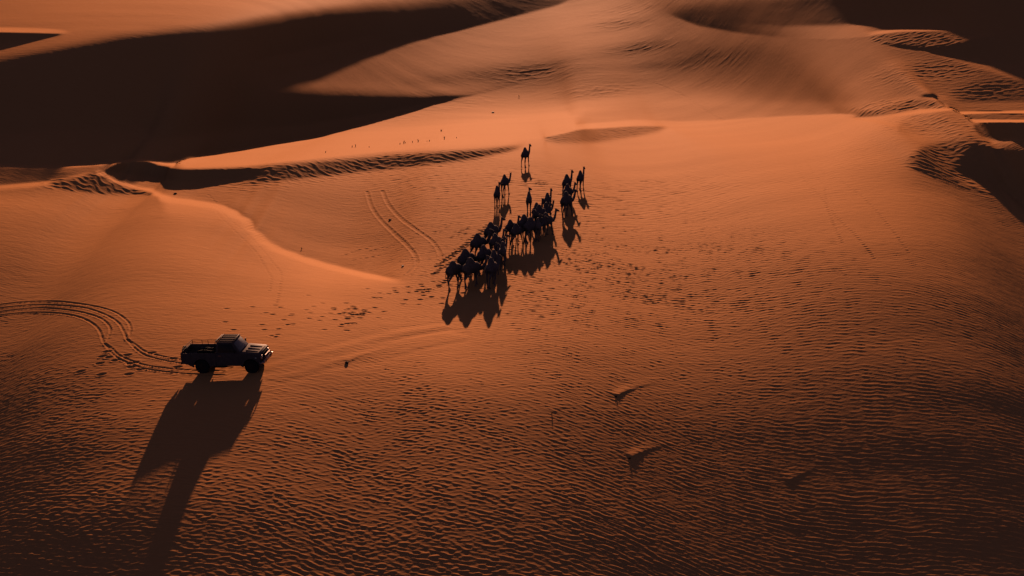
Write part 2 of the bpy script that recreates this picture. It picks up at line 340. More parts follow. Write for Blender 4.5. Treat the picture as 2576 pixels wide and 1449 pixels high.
for (cx, cy, rx, ry, k) in [(1330,185,110,22,.45),(1620,118,80,14,.4),(1800,150,110,26,.35),(1560,60,70,16,.5),(2340,180,140,30,.8),(2480,225,90,22,.7),(1500,230,90,16,.6),(1600,25,110,14,.5),(1850,205,90,14,.25),(1150,265,120,14,.35),(720,90,300,12,.3),(250,50,220,18,.4),(950,305,160,14,.35)]:
    RM = np.maximum(RM, k * np.exp(-((XX - cx) / rx) ** 2 - ((YY - cy + (XX - cx) * .1) / ry) ** 2))
AMP = AMP * (1 - .38 * sst((U * K - 1500) / 700)[None, :] * sst((V * K - 850) / 250)[:, None])
AMP = AMP * (1 + 1.7 * np.exp(-((V * K - 610) / 190) ** 2)[:, None] * sst((U * K - 760) / 250)[None, :]) * (1 - .15 * sst((V * K - 950) / 200))[:, None]
AMP = AMP * (1 - sst((abs(U - 512) - 610) / 110))[None, :]
RMv = smp(RM) * (1 - sst((abs(U - 512) - 610) / 110))[None, :]
SMOOTH = np.zeros_like(BM)        # freshly blown, ripple-free sand along the lips
for a in [([(430,392),(700,370),(1000,345),(1300,320),(1450,300)], [(430,426),(800,398),(1000,379),(1200,358),(1362,350),(1450,330)], 26, 8, (40,60)),
          ([(x, y - 6) for x, y in ARM], [(x, y + 26) for x, y in ARM], 8, 34, (30,80))]:
    m, t = band(*a); SMOOTH = np.maximum(SMOOTH, m)
SMv = smp(SMOOTH)

RIPK = .0027
Xf = Xg.astype(np.float32); Yf = Yg.astype(np.float32)
WARPX = (2.2 * np.sin(Yf * .071 + Xf * .023 + 1.0) + 1.1 * np.sin(Yf * .19 - Xf * .13) + .5 * np.sin(Xf * .33 + 2.0)).astype(np.float32)
WARPY = (2.0 * np.sin(Xf * .057 + Yf * .021) + .9 * np.sin(Xf * .17 + Yf * .11 + 2) + .35 * np.sin(Xf * .41 - Yf * .23)).astype(np.float32)
def packet(seed, n, ang, spread, lam, lspread, x, y):
    r = np.random.RandomState(seed); re = np.zeros_like(x); im = np.zeros_like(x)
    for i in range(n):
        a = math.radians(ang + spread * r.normal()); k = 2 * math.pi / (lam * math.exp(lspread * r.normal()))
        ph = (k * math.cos(a)) * x + (k * math.sin(a)) * y + np.float32(r.rand() * 6.2832)
        re += np.cos(ph); im += np.sin(ph)
    s = 1 / math.sqrt(n); return re * s, im * s
def ripple(seed, n, ang, spread, lam, lspread, x, y, pk=1.1):
    """narrow crests over broad troughs, crests break off where the packet fades"""
    re, im = packet(seed, n, ang, spread, lam, lspread, x, y)
    amp = np.sqrt(re * re + im * im); ph = np.arctan2(im, re); ph = ph + .55 * np.sin(ph + .4)
    return np.clip(amp, 0, 1.9) ** .8 * (np.exp(pk * (np.cos(ph) - 1)) * 1.9 - .75)
# angle = direction across the crests; crests drift from level on the left to slanting on the right
sel = slice(int(np.argmin(abs(V - 108))), nv)
x = (Xf + WARPX * .5)[sel]; y = (Yf + WARPY * .5)[sel]
rA = ripple(3, 26, 84, 24, .38, .20, x, y)
rA2 = ripple(5, 20, 80, 30, .22, .2, x, y)
rB = ripple(8, 22, 64, 10, .37, .13, x, y)
rF = ripple(12, 20, 82, 22, .85, .25, x, y)
pxu = (U * K)[None, :]; pyv = (V * K)[:, None]
lump, _ = packet(21, 12, 60, 50, 5.5, .5, Xf[sel], Yf[sel])
lump2, _ = packet(22, 12, 60, 60, 1.6, .5, Xf[sel], Yf[sel])
wB = (sst((pxu - 1350 - (1100 - pyv) * .35) / 800) * np.ones_like(Xf))[sel]
wB = np.clip(wB + .18 * lump * (wB > .02), 0, 1)
rip = rA * np.sqrt(1 - wB) + rB * np.sqrt(wB)
dY = np.abs(np.gradient(Yg, axis=0)); fade = sst((.42 - dY / .42) / .22)[sel]; fade2 = sst((.42 - dY / .22) / .22)[sel]; fadeF = sst((.36 - dY / .85) / .2)[sel] * (1 - fade)
mod = np.clip(1 + .25 * lump + .22 * lump2, .25, 1.7)
Z = np.zeros_like(Xf)
Z[sel] += ((rip * fade + .30 * rA2 * fade2 + 2.4 * rF * fadeF) * (AMP[sel] * RIPK) * mod * (1 - .8 * SMv[sel])).astype(np.float32)
far = slice(0, int(np.argmin(abs(V - 215))))
# crust-like rough patches; their grain is coarser where the dunes are far away
rC = ripple(31, 24, 70, 34, .95, .3, Xf[far], Yf[far], .8)
rD = ripple(32, 24, 66, 60, 2.3, .4, Xf[far], Yf[far], .8)
wf = sst((Yf[far] - 165) / 90)
fC = sst((.44 - dY[far] / .95) / .2); fD = sst((.48 - dY[far] / 2.5) / .2)
Z[far] += ((RMv[far] * .9 + .07 * (1 - SMv[far])) * (rC * .036 * (1 - wf) * fC + rD * .060 * wf * fD)).astype(np.float32)
# long low swells
for (lam, a, amp) in [(9, 80, .005), (14, 60, .008), (25, 100, .012), (6, 70, .003)]:
    q, _ = packet(int(lam), 7, a, 22, lam, .2, Xf, Yf); Z += (q * amp * (1 - .6 * SMv)).astype(np.float32)

# ------------------------------------------------------------------ tracks pressed into the sand
def world_at(px_, py_):
    """point on the sand for a survey position"""
    j = np.interp(px_ / K, U, np.arange(nu)); i = np.interp(py_ / K, V, np.arange(nv))
    i0, j0 = min(int(i), nv - 2), min(int(j), nu - 2); a, b = i - i0, j - j0
    f = lambda A: float((A[i0, j0] * (1 - b) + A[i0, j0 + 1] * b) * (1 - a) + (A[i0 + 1, j0] * (1 - b) + A[i0 + 1, j0 + 1] * b) * a)
    return f(Xg), f(Yg), f(Hg) + f(Z)
def spline(pts, n=14):
    p = [np.array(q, float) for q in pts]; p = [2 * p[0] - p[1]] + p + [2 * p[-1] - p[-2]]; out = []
    for k in range(1, len(p) - 2):
        for t in np.linspace(0, 1, n, endpoint=False):
            out.append(.5 * (2 * p[k] + (p[k + 1] - p[k - 1]) * t + (2 * p[k - 1] - 5 * p[k] + 4 * p[k + 1] - p[k + 2]) * t * t + (3 * p[k] - p[k - 1] - 3 * p[k + 1] + p[k + 2]) * t ** 3))
    out.append(p[-2]); return np.array(out)
def around(wpts, marg, vpad):
    """index window of the sheet that holds these world points"""
    ys = [q[1] for q in wpts]; us = [512 + q[0] / q[1] * FOC * fw[nv // 2] for q in wpts]
    return ys, us
def dent(path, fn, reach):
    """apply fn(distance, along) along a survey path; path is a list of survey points"""
    sp_ = spline(path); wp = np.array([world_at(*q)[:2] for q in sp_])
    u0, u1 = sp_[:, 0].min() / K, sp_[:, 0].max() / K; v0, v1 = sp_[:, 1].min() / K, sp_[:, 1].max() / K
    j0, j1 = np.searchsorted(U, u0 - 14), np.searchsorted(U, u1 + 14); i0, i1 = np.searchsorted(V, v0 - 9), np.searchsorted(V, v1 + 9)
    if i1 <= i0 or j1 <= j0: return
    X_ = Xg[i0:i1, j0:j1]; Y_ = Yg[i0:i1, j0:j1]
    best = np.full(X_.shape, 1e9); al = np.zeros(X_.shape); sgn = np.ones(X_.shape); s = 0
    for a, b in zip(wp[:-1], wp[1:]):
        d = b - a; L = float(np.hypot(*d)) + 1e-9
        cx = (X_ - a[0]) * d[0] / L + (Y_ - a[1]) * d[1] / L; t = np.clip(cx, 0, L)
        q = np.hypot(X_ - a[0] - d[0] / L * t, Y_ - a[1] - d[1] / L * t); w_ = q < best
        best = np.where(w_, q, best); al = np.where(w_, s + t, al); s += L
    Z[i0:i1, j0:j1] += (fn(best, al) * (best < reach)).astype(np.float32)
def rut(width, depth, tread=0.0):
    def f(d, al):
        wob = 1 + .2 * np.sin(al * 3.1) * np.sin(al * 1.3)
        core = -depth * wob * sst((width * .5 - d) / (width * .35) + .5)
        berm = depth * .9 * np.exp(-((d - width * .66) / (width * .17)) ** 2) * (1 + .35 * np.sin(al * 4.7 + 1) * np.sin(al * 9.1))
        return core + berm + (tread * np.sin(al * 16) * (d < width * .4) if tread else 0)
    return f
R = random.Random(4)
# the loop the truck drove at the left, then in to its wheels (rear of truck near 460..500, 905..935)
def loop(dx_out, k):
    return [(-60, 800 - 40 * k), (0, 792 - 34 * k), (70, 783 - 26 * k), (130, 778 - 21 * k), (190, 782 - 22 * k), (240, 797 - 27 * k), (262 + 22 * k, 815 - 22 * k), (258 + 62 * k, 858 - 6 * k)]
def zz(pts): return [(x_ * .1944, 724.5 + y_ * .1944) for x_, y_ in pts]
thin = rut(.17, .018)
dent(zz([(-300,250),(0,215),(300,180),(700,170),(1000,195),(1300,250),(1500,320),(1640,420),(1690,510),(1680,600)]), thin, .8)
dent(zz([(-300,300),(0,260),(400,218),(800,222),(1100,255),(1350,340),(1520,440),(1600,560),(1640,660)]), thin, .8)
dent(zz([(-300,345),(0,305),(400,260),(700,262),(1000,300),(1250,370),(1380,450),(1430,540),(1400,640)]), thin, .8)
dent(zz([(-300,390),(0,350),(350,315),(700,318),(950,355),(1150,430),(1280,540),(1340,700)]), thin, .8)
for off in (-22, 26):
    dent(zz([(1640,660),(1760,760 + off),(1900,850 + off),(2208,925 + off),(2600,975 + off),(3000,1000 + off)]), thin, .8)
    dent(zz([(1360,720),(1440,800 + off),(1560,900 + off),(1850,1010 + off),(2208,1062 + off),(2560,1088 + off),(2900,1096 + off)]), thin, .8)
# older tracks below the long ridge
dent([(923,482),(935,520),(958,553),(990,585),(1022,615),(1044,642),(1048,665),(1025,690)], rut(.30, .024), 1.2)
dent([(962,480),(978,515),(1010,550),(1050,580),(1088,608),(1108,640),(1104,662)], rut(.30, .024), 1.2)
# faint old ruts that lead from the truck towards the caravan
for a in ([(690,925),(800,895),(900,868),(1010,838),(1110,822)], [(700,948),(800,918),(900,892),(1010,862),(1130,842)], [(870,912),(950,893),(1050,868),(1150,850)]):
    dent(a, lambda d, al: .025 * np.exp(-(d / .55) ** 2) * sst((al) / 6) - .01 * np.exp(-((d - .9) / .35) ** 2), 2.0)
# foot prints: small pits
def pits(pts, r, depth, hor=1.0):
    for (qx, qy) in pts:
        if not (0 < qy < 1449): continue
        a = world_at(qx, qy); j0, j1 = np.searchsorted(U, qx / K - 6), np.searchsorted(U, qx / K + 6)
        i0, i1 = np.searchsorted(V, qy / K - 4), np.searchsorted(V, qy / K + 4)
        d = np.hypot((Xg[i0:i1, j0:j1] - a[0]) / hor, Yg[i0:i1, j0:j1] - a[1])
        Z[i0:i1, j0:j1] += (-depth * np.exp(-(d / r) ** 4) + depth * .35 * np.exp(-((d - r * 1.5) / (r * .4)) ** 2)).astype(np.float32)
def trail(path, step, jit, r, depth, hor=1.3):
    s = spline(path, 40); acc = 0; out = []
    for a, b in zip(s[:-1], s[1:]):
        acc += float(np.hypot(*(b - a)))
        if acc > step:
            acc = 0; out.append((b[0] + R.uniform(-jit, jit), b[1] + R.uniform(-jit, jit) * .6))
    pits(out, r, depth, hor)
# camel tracks behind the herd
for (a, b) in (((1232,562),(1095,672)), ((1248,556),(1108,668)), ((1180,630),(1088,692)), ((1140,690),(1100,722))):
    trail([a, ((a[0] + b[0]) / 2 + 3, (a[1] + b[1]) / 2), b], 8.5, 2.0, .15, .04)
pits([(R.gauss(872, 38), R.gauss(789, 12)) for _ in range(34)], .13, .03, 1.5)
pits([(R.gauss(1050, 60), R.gauss(735, 16)) for _ in range(34)], .14, .03, 1.4)
pits([(R.gauss(760, 90), R.gauss(800, 22)) for _ in range(34)], .13, .025, 1.4)
pits([(R.gauss(300, 60), R.gauss(905, 16)) for _ in range(16)], .16, .035, 1.5)
pits([(870 + i * 13 + R.uniform(-4, 4), 640 - i * 2.6 + R.uniform(-4, 4)) for i in range(10)] + [(890 + i * 16, 655 - i * 3) for i in range(6)], .12, .02, 1.6)
# animal trails over the left dune and over the right dune
LT = (5.2, .9, .10, .02)
trail([(520,486),(537,502),(550,520),(548,538),(575,565),(600,590),(630,618),(652,645),(668,675),(682,700),(678,735)], *LT)
trail([(548,522),(570,545),(610,578),(640,605),(665,635),(690,665),(708,690),(705,720),(698,760)], *LT)
trail([(1880,311),(1930,322),(1970,334),(1992,355),(2000,385),(1998,410),(2012,435),(2040,470),(2070,500),(2090,545),(2120,610)], 5.0, 1.2, .11, .015)
trail([(1890,312),(1950,324),(1985,340),(2010,372),(2030,405),(2052,440),(2075,465),(2078,495),(2100,540),(2160,600),(2200,650)], 5.0, 1.2, .11, .015)
trail([(2000,362),(2030,395),(2070,430),(2130,465),(2180,505),(2230,560),(2290,640)], 5.5, 1.0, .11, .014)
trail([(1640,205),(1720,240),(1760,268),(1800,293),(1830,305)], 6, 1.4, .2, .03)
# sand tails blown behind the small plants
def drift(px_, py_, ln, hgt, wd):
    """a tapering ridge of sand that runs from the plant up and to the right"""
    a = world_at(px_, py_); j0, j1 = np.searchsorted(U, px_ / K - 20), np.searchsorted(U, px_ / K + 60)
    i0, i1 = np.searchsorted(V, py_ / K - 40), np.searchsorted(V, py_ / K + 25)
    b = world_at(px_ + 100, py_ - 44); d = np.array([b[0] - a[0], b[1] - a[1]]); d /= np.hypot(*d)
    X_ = Xg[i0:i1, j0:j1] - a[0]; Y_ = Yg[i0:i1, j0:j1] - a[1]
    s = X_ * d[0] + Y_ * d[1]; q = X_ * -d[1] + Y_ * d[0] - .12 * np.sin(s * 1.1)
    hh = hgt * .27 * sst((s + .05) / .5) * np.exp(-np.clip(s, 0, None) / ln) * sst((3.2 * ln - s) / ln)
    wdd = wd * (1 + .5 * np.clip(s, 0, None) / ln)
    near = np.clip(1 - np.abs(q) / (wdd * 2.2), 0, 1)
    prof = np.where(q < 0, np.exp(-(q / (wdd * .32)) ** 2), np.exp(-(q / (wdd * 1.3)) ** 2))
    Z[i0:i1, j0:j1] += (hh * prof).astype(np.float32)
drift(1550, 999, 1.5, .30, .22); drift(1584, 1154, 1.3, .30, .22); drift(1388, 1040, .7, .10, .25); drift(1975, 1212, .8, .14, .3); drift(872, 914, 2.2, .13, .30)

# ------------------------------------------------------------------ the desert: one sheet of sand
S0 = [Xg, Yg, Hg + Z]
top = []; yl_, hl_ = Yg[0].copy(), Hg[0].copy(); xr = Xg[0] / Yg[0]
hm = gblur(hl_[None, :], 60, 1)[0]
for k in range(46):
    yl_ = yl_ * 1.085; a_ = sst((k + 1) / 10.0)
    hh = hl_ * (1 - a_) + (hm * .3 - 2.0) * a_
    top.append((xr * yl_, yl_.copy(), hh - .6 * np.sin(yl_ / 61 + xr * 6) * a_))
bot = []; yb, xb, hb = Yg[-1], Xg[-1], Hg[-1] + Z[-1] * 0
for k in range(1, 26):
    yy = yb - (k ** 1.5) * .9
    bot.append((xb + 0 * yy, yy, hb - .02 * k + 0 * yy))
AX = np.concatenate([np.stack([t[0] for t in top[::-1]]), S0[0], np.stack([t[0] for t in bot])])
AY = np.concatenate([np.stack([t[1] for t in top[::-1]]), S0[1], np.stack([t[1] for t in bot])])
AZ = np.concatenate([np.stack([t[2] for t in top[::-1]]), S0[2], np.stack([t[2] for t in bot])])
nr = AX.shape[0]; co = np.stack([AX, AY, AZ], -1).reshape(-1, 3).astype(np.float32)
ii = np.arange(nr * nu).reshape(nr, nu)
q = np.stack([ii[1:, :-1], ii[1:, 1:], ii[:-1, 1:], ii[:-1, :-1]], -1).reshape(-1, 4).astype(np.int32)
me = bpy.data.meshes.new('sand'); me.vertices.add(len(co)); me.vertices.foreach_set('co', co.ravel())
me.loops.add(q.size); me.loops.foreach_set('vertex_index', q.ravel()); me.polygons.add(len(q))
me.polygons.foreach_set('loop_start', np.arange(0, q.size, 4, dtype=np.int32)); me.polygons.foreach_set('loop_total', np.full(len(q), 4, np.int32))
me.update(); me.validate(); me.polygons.foreach_set('use_smooth', np.ones(len(q), bool))
sand_ob = link(bpy.data.objects.new('desert_ground', me)); tag(sand_ob, kind='structure')

m = bpy.data.materials.new('dune_sand'); m.use_nodes = True; t = m.node_tree; b = t.nodes['Principled BSDF']
tc = t.nodes.new('ShaderNodeTexCoord')
def noise(scale, detail=4, vec=None, rough=.55):
    n = t.nodes.new('ShaderNodeTexNoise'); n.inputs['Scale'].default_value = scale; n.inputs['Detail'].default_value = detail
    n.inputs['Roughness'].default_value = rough
    t.links.new(vec if vec else tc.outputs['Object'], n.inputs['Vector']); return n
mp = t.nodes.new('ShaderNodeMapping'); mp.inputs['Scale'].default_value = (.35, 1, 1); mp.inputs['Rotation'].default_value = (0, 0, .25)
t.links.new(tc.outputs['Object'], mp.inputs[0])
n1 = noise(.06, 5, mp.outputs[0]); n2 = noise(1.7, 6)
cr = t.nodes.new('ShaderNodeMix'); cr.data_type = 'RGBA'; cr.inputs[6].default_value = (.48, .218, .078, 1); cr.inputs[7].default_value = (.55, .260, .100, 1)
ad = t.nodes.new('ShaderNodeMath'); ad.operation = 'ADD'; ad.inputs[1].default_value = 0
mu = t.nodes.new('ShaderNodeMath'); mu.operation = 'MULTIPLY_ADD'; mu.inputs[1].default_value = .5; 
t.links.new(n2.outputs['Fac'], mu.inputs[0]); h2 = t.nodes.new('ShaderNodeMath'); h2.operation = 'MULTIPLY'; h2.inputs[1].default_value = .5
t.links.new(n1.outputs['Fac'], h2.inputs[0]); t.links.new(h2.outputs[0], mu.inputs[2]); t.links.new(mu.outputs[0], cr.inputs[0])
t.links.new(cr.outputs[2], b.inputs['Base Color'])
b.inputs['Roughness'].default_value = .76; b.inputs['Specular IOR Level'].default_value = .0007
mb = t.nodes.new('ShaderNodeMapping'); mb.inputs['Scale'].default_value = (.45, 1, 1); mb.inputs['Rotation'].default_value = (0, 0, .2)
t.links.new(tc.outputs['Object'], mb.inputs[0])
n3 = noise(4.2, 4, mb.outputs[0], .65)
bp = t.nodes.new('ShaderNodeBump'); bp.inputs['Strength'].default_value = .35; bp.inputs['Distance'].default_value = .03
n4 = noise(1.5, 3, mb.outputs[0], .6)
hs_ = t.nodes.new('ShaderNodeMath'); hs_.operation = 'MULTIPLY_ADD'; hs_.inputs[1].default_value = 2.2
t.links.new(n4.outputs['Fac'], hs_.inputs[0]); t.links.new(n3.outputs['Fac'], hs_.inputs[2]); t.links.new(hs_.outputs[0], bp.inputs['Height']); t.links.new(bp.outputs[0], b.inputs['Normal'])
me.materials.append(m)

# ------------------------------------------------------------------ mesh helpers
def tube_into(bm, pts, radii, seg=10, flat=None, cap=True):
    """closed tapering tube through pts; radii are numbers or (side, up) pairs"""
    pts = [Vector(p) for p in pts]; rings = []; prev = None
    for i, p in enumerate(pts):
        d = (pts[min(i + 1, len(pts) - 1)] - pts[max(i - 1, 0)]).normalized()
        ref = Vector((0, 1, 0)) if abs(d.y) < .8 else Vector((0, 0, 1))
        a = ref - d * ref.dot(d); a.normalize(); b = d.cross(a).normalized()
        r = radii[i]; ra, rb = (r if isinstance(r, tuple) else (r, r))
        rings.append([bm.verts.new(p + a * ra * math.cos(2 * math.pi * k / seg) + b * rb * math.sin(2 * math.pi * k / seg)) for k in range(seg)])
    for r0_, r1_ in zip(rings[:-1], rings[1:]):
        for k in range(seg): bm.faces.new((r0_[k], r0_[(k + 1) % seg], r1_[(k + 1) % seg], r1_[k]))
    if cap:
        bm.faces.new(list(reversed(rings[0]))); bm.faces.new(rings[-1])
def box_into(bm, c, s, rot=None):
    m_ = Matrix.Translation(Vector(c)) @ (rot.to_4x4() if rot else Matrix.Identity(4)) @ Matrix.Diagonal((*s, 1))
    return bmesh.ops.create_cube(bm, size=1.0, matrix=m_)['verts']
def hexa_into(bm, bot, top):
    """bot/top: four corners each, same order"""
    b_ = [bm.verts.new(p) for p in bot]; t_ = [bm.verts.new(p) for p in top]
    bm.faces.new(b_[::-1]); bm.faces.new(t_)
    for k in range(4): bm.faces.new((b_[k], b_[(k + 1) % 4], t_[(k + 1) % 4], t_[k]))
def prism_into(bm, prof, y0, y1, shrink=None):
    """side profile of (x, z) extruded across y"""
    a = [bm.verts.new((x_, y0, z_)) for x_, z_ in prof]; c = [bm.verts.new((x_, y1, z_)) for x_, z_ in prof]
    n = len(prof); bm.faces.new(a); bm.faces.new(c[::-1])
    for k in range(n): bm.faces.new((a[k], c[k], c[(k + 1) % n], a[(k + 1) % n]))
def cyl_into(bm, c, r, ln, axis='Y', seg=28, r2=None):
    rot = {'Y': Matrix.Rotation(math.pi / 2, 4, 'X'), 'X': Matrix.Rotation(math.pi / 2, 4, 'Y'), 'Z': Matrix.Identity(4)}[axis]
    return bmesh.ops.create_cone(bm, cap_ends=True, segments=seg, radius1=r, radius2=r if r2 is None else r2, depth=ln, matrix=Matrix.Translation(Vector(c)) @ rot)['verts']
def finish(name, bm, mat, parent=None, bevel=0.0, smooth=True, tri=False):
    bmesh.ops.recalc_face_normals(bm, faces=bm.faces[:])
    if bevel:
        es = [e for e in bm.edges if len(e.link_faces) == 2 and e.calc_face_angle(0) > .5]
        bmesh.ops.bevel(bm, geom=es, offset=bevel, segments=2, profile=.6, affect='EDGES', clamp_overlap=True)
    me_ = bpy.data.meshes.new(name); bm.to_mesh(me_); bm.free()
    if smooth:
        for p_ in me_.polygons: p_.use_smooth = True
        try: me_.set_sharp_from_angle(angle=math.radians(38))
        except Exception: pass
    me_.materials.append(mat); o = bpy.data.objects.new(name, me_); link(o, parent); return o
def empty(name, loc=(0, 0, 0), rz=0.0):
    o = bpy.data.objects.new(name, None); link(o); o.location = loc; o.rotation_euler = (0, 0, rz); o.empty_display_size = .3; return o

# ------------------------------------------------------------------ camels
def camel_mesh(name, legs, neck, headdir=0.0, hump=1.0, thin=1.0):
    """one continuous body. legs: forward swing of (front near, front far, hind near, hind far) feet and lift"""
    bm = bmesh.new(); T = thin * .92
    tor = [(-.80,1.44,.08,.07),(-.74,1.43,.20,.17),(-.60,1.40,.30,.24),(-.38,1.38,.36,.28),(-.08,1.35,.39,.32),(.22,1.33,.40,.31),(.46,1.34,.38,.26),(.62,1.37,.31,.21),(.76,1.38,.20,.15)]
    tube_into(bm, [(x_, 0, z_) for x_, z_, h_, w_ in tor], [(w_ * T, h_) for x_, z_, h_, w_ in tor], 16)
    hz = [(1.50,.52,.25),(1.66,.45,.22),(1.80,.36,.18),(1.92,.26,.135),(2.01,.17,.10),(2.06,.08,.05)]
    rings = []
    for z_, rx_, ry_ in hz:
        zz = 1.5 + (z_ - 1.5) * hump; cx = -.08 - (z_ - 1.5) * .10
        rings.append([bm.verts.new((cx + rx_ * math.cos(a) , ry_ * T * math.sin(a), zz)) for a in [2 * math.pi * k / 14 for k in range(14)]])
    for r0_, r1_ in zip(rings[:-1], rings[1:]):
        for k in range(14): bm.faces.new((r0_[k], r0_[(k + 1) % 14], r1_[(k + 1) % 14], r1_[k]))
    bm.faces.new(rings[0][::-1]); bm.faces.new(rings[-1])
    # neck: leaves low at the chest, sags, then climbs to the head
    if neck == 'high': nk = [(.55,0,1.38),(.80,0,1.24),(1.02,0,1.26),(1.20,0,1.46),(1.29,0,1.72),(1.33,0,1.95),(1.36,0,2.06)]
    elif neck == 'mid': nk = [(.55,0,1.38),(.82,0,1.22),(1.08,0,1.20),(1.32,0,1.34),(1.46,0,1.55),(1.54,0,1.74),(1.58,0,1.84)]
    elif neck == 'low': nk = [(.55,0,1.36),(.82,0,1.18),(1.12,0,1.08),(1.42,0,1.10),(1.68,0,1.20),(1.86,0,1.30),(1.94,0,1.36)]
    else: nk = [(.55,0,1.38),(.80,.04,1.22),(1.04,.12,1.22),(1.20,.22,1.40),(1.26,.32,1.66),(1.28,.36,1.88),(1.29,.38,1.98)]
    tube_into(bm, nk, [(.19,.26),(.15,.21),(.12,.16),(.10,.125),(.085,.10),(.08,.09),(.085,.09)], 12)
    tip = Vector(nk[-1]); ca, sa = math.cos(headdir), math.sin(headdir); drop = -.22 if neck != 'low' else -.35
    def hp(f, u, s=0.0): return tip + Vector((f * ca - s * sa, f * sa + s * ca, u + f * drop))
    tube_into(bm, [hp(-.10,.0), hp(-.04,.03), hp(.08,.03), hp(.20,.01), hp(.32,-.01), hp(.42,-.02), hp(.47,-.03)], [(.04,.04),(.085,.095),(.085,.10),(.068,.08),(.052,.062),(.056,.058),(.03,.035)], 12)
    tube_into(bm, [hp(.02,-.05), hp(.18,-.06), hp(.38,-.07), hp(.43,-.065)], [.05,.045,.036,.02], 8)      # jaw
    for s_ in (-1, 1):
        tube_into(bm, [hp(-.03,.08,.05 * s_), hp(-.06,.15,.085 * s_), hp(-.08,.20,.09 * s_)], [(.022,.03),(.026,.03),(.012,.012)], 6)   # ears
        tube_into(bm, [hp(.09,.075,.055 * s_), hp(.13,.085,.062 * s_), hp(.17,.065,.058 * s_)], [.016,.024,.014], 6)                  # brow over the eye
    for i, (side, front) in enumerate(((-1,1),(1,1),(-1,0),(1,0))):
        sw, lift = legs[i]
        if front:
            y_ = .155 * side * T; yf = .13 * side
            hip = Vector((.46, y_, 1.30)); elb = Vector((.42 + sw * .12, y_ * 1.1, 1.00)); kn = Vector((.46 + sw * .55 + lift * .35, yf, .56 + lift * .10)); ft = Vector((.45 + sw, yf, .13 + lift)); 
            tube_into(bm, [hip, elb, elb.lerp(kn, .55), kn + Vector((.0,0,.05)), kn - Vector((0,0,.05)), kn.lerp(ft, .5), ft, ft + Vector((.03,0,-.07))], [(.12,.20),(.085,.12),(.058,.066),(.062,.064),(.056,.058),(.040,.042),(.045,.05),(.05,.06)], 10)
        else:
            y_ = .15 * side * T; yf = .13 * side
            hip = Vector((-.56, y_, 1.38)); st = Vector((-.42 + sw * .15, y_ * 1.2, 1.02)); hk = Vector((-.66 + sw * .60 - lift * .2, yf, .62 + lift * .25)); ft = Vector((-.58 + sw, yf, .13 + lift))
            tube_into(bm, [hip, (hip + st) / 2, st, st.lerp(hk, .55), hk + Vector((0,0,.03)), hk.lerp(ft, .12), hk.lerp(ft, .55), ft, ft + Vector((.03,0,-.07))], [(.13,.24),(.15,.22),(.10,.15),(.062,.08),(.050,.062),(.046,.055),(.038,.042),(.045,.05),(.05,.06)], 10)
        z0 = lift
        tube_into(bm, [ft + Vector((-.05,0,-.085)), ft + Vector((.02,0,-.08)), ft + Vector((.11,0,-.10)), ft + Vector((.16,0,-.115))], [(.05,.035),(.085,.05),(.09,.04),(.04,.022)], 10)
    tube_into(bm, [(-.78,0,1.52),(-.86,.01,1.40),(-.90,.02,1.20),(-.90,.03,1.02),(-.89,.03,.90)], [.035,.028,.022,.034,.012], 8)
    me_ = bpy.data.meshes.new(name); bmesh.ops.recalc_face_normals(bm, faces=bm.faces[:]); bm.to_mesh(me_); bm.free()
    o = link(bpy.data.objects.new(name + '_mould', me_))
    md = o.modifiers.new('r', 'REMESH'); md.mode = 'VOXEL'; md.voxel_size = .021; md.use_smooth_shade = True
    sm_ = o.modifiers.new('s', 'SMOOTH'); sm_.factor = .5; sm_.iterations = 3
    dgp = bpy.context.evaluated_depsgraph_get(); res = bpy.data.meshes.new_from_object(o.evaluated_get(dgp)); res.name = name
    bpy.data.objects.remove(o); return res
W1 = [(.26,0),(-.20,.03),(.22,0),(-.24,.05)]; W2 = [(-.20,.0),(.24,.02),(-.18,0),(.20,.0)]; W3 = [(.30,.04),(-.12,0),(-.26,0),(.18,0)]; W4 = [(.05,0),(-.08,0),(.10,0),(-.06,0)]
SHAPES = {'a': camel_mesh('camel_body', W1, 'high'), 'b': camel_mesh('camel_body', W2, 'mid', 0, 1.05), 'c': camel_mesh('camel_body', W3, 'turn', .5, .95),
          'd': camel_mesh('camel_body', W4, 'high', -.5, 1.1, .92), 'e': camel_mesh('camel_body', W2, 'low', 0, .9), 'f': camel_mesh('camel_body', W3, 'mid', .3, 1.0, .9)}
fur_dark = noisy(principled('dark_camel_fur', (.15, .10, .092), .95, .02, 0, .06), 7, .5, .5, 40)
fur_brown = noisy(principled('brown_camel_fur', (.18, .115, .095), .95, .02, 0, .15), 7, .5, .5, 40)
